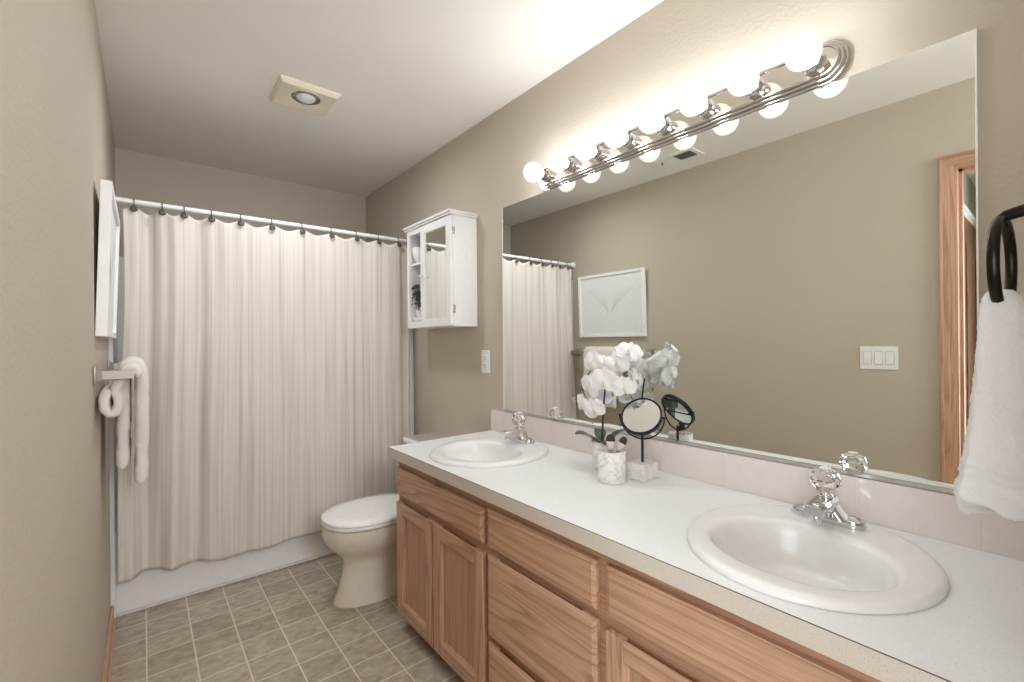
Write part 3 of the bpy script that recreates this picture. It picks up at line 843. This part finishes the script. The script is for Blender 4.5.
# ------------------------------------------------------------------ wall plates
ow = thing('outlet_plate', (XR, 1.95, 1.152), 'narrow white outlet plate on the tan wall beside the mirror', 'outlet')
bm = nb(); box(bm, XR - .006, XR - .0003, 1.912, 1.988, 1.091, 1.213, .003, 3); obj('plate', bm, PLASTIC, ow)
for zc in (1.152 - .021, 1.152 + .021):
    bm = nb(); box(bm, XR - .0085, XR - .0055, 1.932, 1.968, zc - .0165, zc + .0165, .003, 2); re_ = obj('receptacle', bm, PLASTIC, ow)
    bm = nb()
    for yy in (1.942, 1.957): box(bm, XR - .0089, XR - .0084, yy, yy + .0022, zc - .002, zc + .008)
    lathe(bm, [(.003, 0), (.003, .0004)], (XR - .0085, 1.950, zc - .009), (-1, 0, 0), 10); obj('slots', bm, DARK, re_)
for zc in (1.105, 1.199):
    bm = nb(); lathe(bm, [(.0032, 0), (.0025, .0014)], (XR - .006, 1.95, zc), (-1, 0, 0), 12); obj('screw', bm, NICKEL, ow)

sw = thing('switch_plate', (XL, .62, 1.157), 'white plate with three rocker switches by the door, seen in the mirror', 'light switch')
bm = nb(); box(bm, XL + .0003, XL + .004, .535, .691, 1.098, 1.216, .0018, 3); obj('plate', bm, PLASTIC, sw)
for k in range(3):
    yc = .567 + k*.046
    bm = nb(); box(bm, XL + .0038, XL + .0044, yc - .0185, yc + .0185, 1.122, 1.192); 
    ra = obj('rocker_frame', bm, plain('shadow grey plastic', (206, 204, 200), .4) if k == 0 else bpy.data.materials['shadow grey plastic'], sw)
    b = nb()
    loft(b, [[(XL + .0042, yc - .0155, 1.125), (XL + .0042, yc + .0155, 1.125), (XL + .0042, yc + .0155, 1.189), (XL + .0042, yc - .0155, 1.189)], [(XL + .0068, yc - .0150, 1.126), (XL + .0068, yc + .0150, 1.126), (XL + .0048, yc + .0150, 1.188), (XL + .0048, yc - .0150, 1.188)]])
    obj('rocker', b, PLASTIC, ra)

# ------------------------------------------------------------------ framed picture on the left wall (leans out at its top)
py0, py1, pz0, pz1 = 1.99, 2.64, 1.287, 1.800
pf = thing('framed_picture', (XL, 2.315, pz0), 'white framed pale drawing of wings hanging on the left wall', 'picture')
def lean(b):
    for v in b.verts: v.co.x += XL + .001 + (v.co.z - pz0) / (pz1 - pz0) * .016
bm = nb(); fw_ = .022
for y0, y1, z0, z1 in ((py0, py0 + fw_, pz0, pz1), (py1 - fw_, py1, pz0, pz1), (py0 + fw_, py1 - fw_, pz0, pz0 + fw_), (py0 + fw_, py1 - fw_, pz1 - fw_, pz1)): box(bm, 0, .030, y0, y1, z0, z1, .0015)
lean(bm); obj('frame', bm, WHITE, pf)
bm = nb(); box(bm, .004, .019, py0 + fw_, py1 - fw_, pz0 + fw_, pz1 - fw_); lean(bm); pr = obj('print', bm, PAPER, pf)
bm = nb()
cyp, czp = (py0 + py1)/2, (pz0 + pz1)/2 - .075
for s in (-1, 1):
    for q in range(9):
        a0_ = radians(43 + q*4.5); L = .285 - q*.020
        pts = []
        for k in range(10):
            u = k / 9; aa = a0_ + .30*(1-u)**2
            pts.append((.0193, cyp + s*(.022 + L*u*cos(aa)), czp + .02 + L*u*sin(aa)*.95 - .03*(1-u)*q/9))
        wd_ = .0032 if q < 2 else .0018
        rr = [[(p[0], p[1] - s*wd_*.5, p[2] + wd_*.5), (p[0] + .0003, p[1] + s*wd_*.5, p[2] - wd_*.5)] for p in pts]
        A = [[bm.verts.new(v) for v in r] for r in rr]
        for a, b in zip(A, A[1:]): bm.faces.new((a[0], a[1], b[1], b[0]))
lean(bm); obj('drawing', bm, GREYLINE, pr)
bm = nb(); tube(bm, [(XL + .012, py0 + .06, 1.70), (XL + .004, (py0 + py1)/2, 1.78), (XL + .012, py1 - .06, 1.70)], .0012, 6); obj('hanging_wire', bm, NICKEL, pf)

# ------------------------------------------------------------------ towel bar and its towels
tb = thing('towel_bar', (XL, 2.22, 1.165), 'chrome towel bar on the left wall under the picture', 'towel bar')
bxx = -.031
for y in (1.93, 2.672):
    bm = nb(); box(bm, XL + .0005, XL + .008, y - .024, y + .024, 1.135, 1.190, .003, 2); loft(bm, [[(XL + .008, y + a*.020, 1.163 + c*.022) for a, c in ((-1, -1), (1, -1), (1, 1), (-1, 1))], [(XL + .022, y + a*.012, 1.163 + c*.013) for a, c in ((-1, -1), (1, -1), (1, 1), (-1, 1))], [(-.022, y + a*.012, 1.163 + c*.013) for a, c in ((-1, -1), (1, -1), (1, 1), (-1, 1))]]); obj('bracket', bm, SATIN, tb, 25)
bm = nb(); box(bm, bxx - .0055, bxx + .0055, 1.93, 2.672, 1.156, 1.172, .002); obj('bar', bm, SATIN, tb, 25)

def towel_strip(path, th, y0, y1, name, label, mat, nn=26, hem=None):
    # thick cloth strip that follows a path in x-z, extruded along y with soft edges
    path = [Vector((p[0], 0, p[1])) for p in path]
    fine = []
    for a, b in zip(path, path[1:]):
        k = max(2, int((b - a).length / .008))
        for i in range(k): fine.append(a.lerp(b, i / k))
    fine.append(path[-1])
    for _ in range(6):
        fine = [fine[0]] + [(fine[i-1] + fine[i]*2 + fine[i+1]) / 4 for i in range(1, len(fine) - 1)] + [fine[-1]]
    b = nb(); rings = []
    N = len(fine)
    for i, p in enumerate(fine):
        d = fine[min(i+1, N-1)] - fine[max(i-1, 0)]; d.normalize(); nrm = Vector((d.z, 0, -d.x))
        e = min(i, N - 1 - i)
        f_ = sqrt(max(0.0, 1 - (1 - min(1, (e + .25) / 3.0))**2))
        if hem and (hem[0] < i < hem[1] or hem[0] < N - 1 - i < hem[1]): f_ *= .86
        rg = []
        for k in range(nn):
            t_ = 2*pi*k/nn; c, s = cos(t_), sin(t_)
            hy = (y1 - y0)/2
            cc = math.copysign(abs(c)**.25, c); ss = math.copysign(abs(s)**.6, s)
            q = p + nrm * (th/2 * f_ * ss) + Vector((0, (y0 + y1)/2 + cc * hy, 0))
            q += nrm * .0022 * mnoise.noise(q * 55) + Vector((0, 1, 0)) * .003 * mnoise.noise(q * 30)
            rg.append(q)
        rings.append(rg)
    loft(b, rings)
    return tag(obj(name, b, mat, None, 180), label, 'towel')
towel_strip([(-.060, .800), (-.059, .90), (-.0585, 1.05), (-.0585, 1.14), (-.053, 1.183), (-.031, 1.1955), (-.009, 1.183), (-.0035, 1.14), (-.0035, 1.05), (-.004, .90), (-.008, .735)], .043, 2.20, 2.515, 'bath_towel', 'long white towel folded over the towel bar with two hanging tails', TOWEL_L, hem=(8, 17))
# a looped towel that hooks over the bar at its near end
lp = [(-.012, 1.150), (-.014, 1.178), (-.031, 1.190), (-.050, 1.176), (-.060, 1.135)]
for k in range(22):
    a = radians(70 - 330 * k / 21); lp.append((-.080 + .019*cos(a), 1.072 + .040*sin(a)))
towel_strip(lp, .030, 1.96, 2.19, 'looped_towel', 'white towel rolled into a closed loop hanging at the near end of the bar', TOWEL_L)

# ------------------------------------------------------------------ towel ring and hand towel at the near end of the vanity
RX, RY, RZ, RR = 1.090, .066, 1.378, .0745
tr = thing('towel_ring', (RX, YF, RZ + RR), 'dark bronze towel ring at the right edge holding a white hand towel', 'towel ring')
bm = nb(); lathe(bm, [(.030, 0), (.030, .005), (.022, .011), (.013, .018), (.010, .03)], (RX, YF, RZ + RR + .012), (0, 1, 0), 28); obj('wall_mount', bm, BRONZE, tr, 40)
bm = nb(); tube(bm, [(RX, YF + .02, RZ + RR + .012), (RX, RY - .03, RZ + RR + .010), (RX, RY - .004, RZ + RR + .004), (RX, RY + .009, RZ + RR - .004)], [.011, .010, .0095, .006], 16); obj('arm', bm, BRONZE, tr, 50)
bm = nb()
n = 64; rings = []
for k in range(n):
    a = 2*pi*k/n
    rad = Vector((cos(a)*.997, -.075*cos(a), sin(a))); c = Vector((RX, RY, RZ)) + rad * RR
    rings.append([c + rad * (.0042*cos(2*pi*j/12)) + Vector((0, .0075*sin(2*pi*j/12), 0)) for j in range(12)])
loft(bm, rings + [rings[0]], False, False); bmesh.ops.remove_doubles(bm, verts=bm.verts, dist=1e-6); obj('ring', bm, BRONZE, tr, 60)

def hand_towel():
    b = nb()
    rows = [  # z, cx, cy, half x, half y
        (1.336, 1.084, .068, .016, .004), (1.334, 1.084, .068, .028, .013), (1.326, 1.084, .067, .037, .021), (1.312, 1.085, .064, .041, .027), (1.29, 1.086, .061, .043, .033), (1.25, 1.087, .060, .045, .037),
        (1.20, 1.088, .060, .046, .041), (1.12, 1.090, .060, .047, .047), (1.06, 1.091, .060, .048, .054), (1.02, 1.092, .060, .049, .062), (.995, 1.092, .060, .049, .066), (.982, 1.092, .060, .049, .067), (.970, 1.092, .060, .048, .062), (.964, 1.092, .060, .042, .052)]
    # resample
    Z = []
    for a, c in zip(rows, rows[1:]):
        k = max(1, int(abs(a[0] - c[0]) / .004))
        for i in range(k): Z.append([a[j] + (c[j] - a[j]) * i / k for j in range(5)])
    Z.append(list(rows[-1]))
    rings = []; n = 160
    for z, cx, cy, hx, hy in Z:
        rg = []
        v = max(0, min(1, (1.33 - z) / .35))
        for k in range(n):
            t_ = 2*pi*k/n
            c, s = cos(t_), sin(t_)
            fold = 1 + .10 * v**.5 * cos(5*t_ + .6) + .045 * v * cos(9*t_ + 1.3 + 2*v) + .03*mnoise.noise((c*2, s*2, z*6))
            zz = z - .009 * v**4 * sin(4*t_ + 1) + v**6 * (.016 * max(0, -c) + .014 * max(0, -s))
            band = -.0025 if 1.005 < z < 1.022 or 1.032 < z < 1.040 else 0
            q = Vector((cx + (hx + band) * fold * math.copysign(abs(c)**.8, c), cy + (hy + band) * fold * math.copysign(abs(s)**.8, s), zz))
            q += Vector((c, s, 0)) * (.0026 * mnoise.noise(q * 260) + .0014 * mnoise.noise(q * 520)) * (0.4 if band else 1)
            q.y = max(q.y, YF + .004)
            rg.append(q)
        rings.append(rg)
    loft(b, rings)
    tag(obj('hand_towel', b, TOWEL, None, 180), 'white terry hand towel hanging from the dark ring at right', 'towel')
hand_towel()

# ------------------------------------------------------------------ orchid in a marble pot
ox, oy = 1.288, 1.068
orc = thing('orchid', (ox, oy, CZ1), 'white artificial orchid in a small pale pot behind the brush cup', 'orchid')
bm = nb(); lathe(bm, [(.024, 0), (.031, .003), (.036, .03), (.038, .085), (.0385, .098), (.035, .098), (.034, .08), (.02, .078)], (ox, oy, CZ1 + .0005), n=32); obj('pot', bm, MARB2, orc, 50)
bm = nb()
stpts = [(ox, oy, .87), (ox + .002, oy - .002, .95), (ox + .002, oy - .008, 1.03), (ox, oy - .018, 1.10), (ox - .004, oy - .022, 1.15), (ox - .008, oy - .008, 1.175), (ox - .012, oy + .025, 1.165), (ox - .014, oy + .065, 1.12), (ox - .014, oy + .095, 1.06), (ox - .012, oy + .115, 1.035)]
tube(bm, stpts, [.0036, .0036, .0034, .003, .0026, .0022, .002, .0018, .0015, .001], 8)
tube(bm, [(ox, oy - .02, 1.12), (ox - .002, oy - .06, 1.17), (ox - .004, oy - .10, 1.185)], [.0022, .0018, .0014], 7)
tube(bm, [(ox - .014, oy + .08, 1.08), (ox - .016, oy + .05, 1.02), (ox - .016, oy + .03, .965)], [.0016, .0013, .001], 7)
obj('stem', bm, STEM, orc, 60)

def leafmesh(b, base, tip, wid, droop, nrm=(0, 0, 1)):
    base, tip = Vector(base), Vector(tip); d = tip - base; N_ = Vector(nrm)
    side = d.cross(N_).normalized(); rows = []
    m = 10
    for i in range(m + 1):
        u = i / m; wv = wid * (sin(pi * (u*.93 + .04))**.75)
        c = base + d*u + N_ * droop * sin(pi*u*.8)
        rows.append([c - side*wv + N_*wv*.28, c, c + side*wv + N_*wv*.28])
    top = [[b.verts.new(p) for p in r] for r in rows]
    bot = [[b.verts.new(p - N_*.0016) for p in r] for r in rows]
    for i in range(m):
        for j in range(2):
            b.faces.new((top[i][j], top[i][j+1], top[i+1][j+1], top[i+1][j])); b.faces.new((bot[i][j+1], bot[i][j], bot[i+1][j], bot[i+1][j+1]))
        b.faces.new((top[i][0], top[i+1][0], bot[i+1][0], bot[i][0])); b.faces.new((top[i+1][2], top[i][2], bot[i][2], bot[i+1][2]))
for base, tip, wid, dr_ in (((ox - .005, oy + .01, .885), (ox - .085, oy + .050, .915), .036, .016), ((ox + .01, oy - .01, .885), (ox + .01, oy - .110, .948), .028, .012), ((ox - .008, oy - .012, .885), (ox - .055, oy - .060, .890), .024, .018), ((ox + .01, oy + .015, .885), (ox + .06, oy + .06, .915), .022, .015)):
    bm = nb(); leafmesh(bm, base, tip, wid, dr_); obj('leaf', bm, LEAF, orc, 60)

def flower(c, nrm, size, spin):
    c = Vector(c); n_ = Vector(nrm).normalized(); u = n_.cross(Vector((0, 0, 1))).normalized(); v = u.cross(n_).normalized()
    b = nb()
    def petal(ang, length, width, curl, lift):
        d = u*cos(ang) + v*sin(ang); s_ = n_.cross(d)
        m, kk = 9, 6
        top, bot = [], []
        for i in range(m + 1):
            t_ = i / m; wv = width * (sin(pi*min(1, t_*.90 + .06)) ** .62)
            r1, r2_ = [], []
            for j in range(kk + 1):
                q = j / kk * 2 - 1
                p = c + d*(length*(t_*.97 + .03 - .10*abs(q)**2.5*t_)) + s_*(wv*q) + n_*(lift + curl*(t_**2) - .18*wv*q*q + .004*sin(5*t_ + 3*q + ang))
                r1.append(b.verts.new(p)); r2_.append(b.verts.new(p - n_*.0010))
            top.append(r1); bot.append(r2_)
        for i in range(m):
            for j in range(kk):
                b.faces.new((top[i][j], top[i][j+1], top[i+1][j+1], top[i+1][j])); b.faces.new((bot[i][j+1], bot[i][j], bot[i+1][j], bot[i+1][j+1]))
    s = size
    for a in (90, 215, 325): petal(radians(a) + spin, .47*s, .19*s, -.06*s, -.002)
    for a in (8, 172): petal(radians(a) + spin, .53*s, .34*s, -.07*s, .003)
    fo = obj('flower', b, PETAL, orc, 180)
    b = nb()
    dn = u*cos(radians(270) + spin) + v*sin(radians(270) + spin)
    m = Matrix.Translation(c + n_*.006*s/.07 + dn*.05*s) @ Matrix(((u.x, v.x, n_.x, 0), (u.y, v.y, n_.y, 0), (u.z, v.z, n_.z, 0), (0, 0, 0, 1))) @ Matrix.Diagonal((.06*s, .11*s, .09*s, 1))
    bmesh.ops.create_icosphere(b, subdivisions=2, radius=1, matrix=m)
    uvball(b, c + n_*.09*s + dn*.16*s, .05*s, (1, 1, 1), 10, 8)
    obj('lip', b, LIP, fo, 180)
FL = [  # centre, normal, size, spin
    ((1.250, 1.078, 1.180), (-.75, .10, .05), .098, .15), ((1.268, .985, 1.178), (-.80, -.30, .15), .100, -.3), ((1.236, 1.015, 1.118), (-.85, -.35, .0), .108, .1),
    ((1.256, 1.100, 1.092), (-.75, .15, -.1), .098, .4), ((1.262, 1.140, 1.022), (-.65, .30, -.2), .092, .2), ((1.250, 1.072, 1.012), (-.85, -.1, -.15), .092, -.4), ((1.262, 1.045, 1.165), (-.8, -.1, .2), .098, .7),
    ((1.272, .935, 1.222), (-.55, -.45, .45), .092, .3), ((1.264, .950, 1.100), (-.75, -.5, .0), .086, -.2), ((1.315, .960, 1.165), (.5, -.6, .1), .096, -.2), ((1.318, 1.025, 1.150), (.75, -.2, .2), .096, .5),
    ((1.318, .930, 1.190), (.6, -.6, .2), .094, .1), ((1.318, 1.09, 1.06), (.7, .3, -.1), .090, -.3), ((1.305, .925, 1.130), (.2, -.8, .1), .084, .6)]
for c, n_, s_, q in FL: flower(c, n_, s_, q)
for c, r in (((1.268, 1.185, 1.036), .0085), ((1.271, 1.165, 1.052), .0065), ((1.272, 1.098, .962), .006), ((1.285, 1.015, 1.068), .007), ((1.30, .955, 1.10), .008), ((1.31, .93, 1.115), .007)):
    bm = nb(); uvball(bm, c, r, (.8, .8, 1.25), 14, 10); obj('bud', bm, BUD, orc, 180)

# ------------------------------------------------------------------ brush cup and brushes
jx, jy = 1.196, .952
bm = nb(); lathe(bm, [(.043, 0), (.0455, .001), (.0455, .012), (.0448, .0125), (.0448, .0145), (.0455, .015), (.0455, .098), (.0445, .100), (.041, .100), (.040, .097), (.040, .02), (.005, .018)], (jx, jy, CZ1 + .0003), n=40)
jo = tag(obj('brush_cup', bm, MARB2, None, 40), 'white marble cup holding makeup brushes on the countertop', 'cup')
def brush(dx, dy, tx, ty, ln, lab, fat):
    t_ = thing('makeup_brush', (jx + dx, jy + dy, .82), lab, 'makeup brush', 'makeup brushes in the cup')
    p0 = Vector((jx + dx, jy + dy, .819)); d = Vector((tx, ty, 1)).normalized()
    b = nb(); tube(b, [p0, p0 + d*ln*.62], [.0028, .0045], 10); obj('handle', b, HAIRL, t_, 60)
    b = nb(); tube(b, [p0 + d*ln*.62, p0 + d*ln*.80], [.0048, .0065], 12); obj('ferrule', b, NICKEL, t_, 60)
    q0 = p0 + d*ln*.80
    b = nb(); lathe(b, [(.0065, -.001), (.0098*fat, .010), (.0125*fat, .020), (.0135*fat, .026)], q0, d, 18); obj('pale_hair', b, HAIRL, t_, 60)
    b = nb(); lathe(b, [(.0135*fat, .026), (.0130*fat, .034), (.0105*fat, .042), (.006*fat, .047), (.001, .0485)], q0, d, 18); obj('dark_tip', b, HAIRD, t_, 60)
brush(-.016, -.006, .06, .02, .106, 'fuller makeup brush at the front of the marble cup', 1.1)
brush(-.014, .014, .40, -.36, .112, 'makeup brush leaning farthest right in the marble cup', .95)

# ------------------------------------------------------------------ round makeup mirror on a marble block
mm = thing('makeup_mirror', (1.297, .903, CZ1), 'round tilting makeup mirror on a black post and marble block', 'makeup mirror')
bm = nb(); box(bm, 1.257, 1.337, .870, .936, CZ1 + .0004, CZ1 + .054, .0015); obj('base', bm, MARB, mm)
mc = Vector((1.294, .903, 1.004))
bm = nb(); tube(bm, [(1.297, .903, CZ1 + .053), (1.297, .903, .945)], .0045, 14); obj('post', bm, BLACKM, mm, 40)
mn = Vector((-.74, -.24, .60)).normalized()
mu_ = Vector((mn.y, -mn.x, 0)).normalized(); mv = mn.cross(mu_).normalized()
R0 = .066
bm = nb()
tube(bm, [mc + mu_*(R0 + .009)*cos(radians(a)) + Vector((0, 0, 1))*(R0 + .009)*sin(radians(a)) for a in range(180, 361, 10)], .0028, 8)
for s in (-1, 1): tube(bm, [mc + mu_*s*(R0 + .002), mc + mu_*s*(R0 + .012)], .004, 10)
obj('yoke', bm, BLACKM, mm, 60)
bm = nb()
def circ3(off, r, n=48): return [mc + mn*off + (mu_*cos(2*pi*k/n) + mv*sin(2*pi*k/n))*r for k in range(n)]
loft(bm, [circ3(.006, R0 - .004), circ3(.008, R0 - .003), circ3(.008, R0 + .001), circ3(.005, R0 + .003), circ3(-.005, R0 + .003), circ3(-.008, R0 + .001), circ3(-.008, R0 - .003), circ3(-.006, R0 - .004)], False, False)
obj('rim', bm, BLACKM, mm, 40)
bm = nb(); loft(bm, [circ3(-.0055, R0 - .0035), circ3(.0055, R0 - .0035)]); obj('mirror_glass', bm, MIRROR, mm)
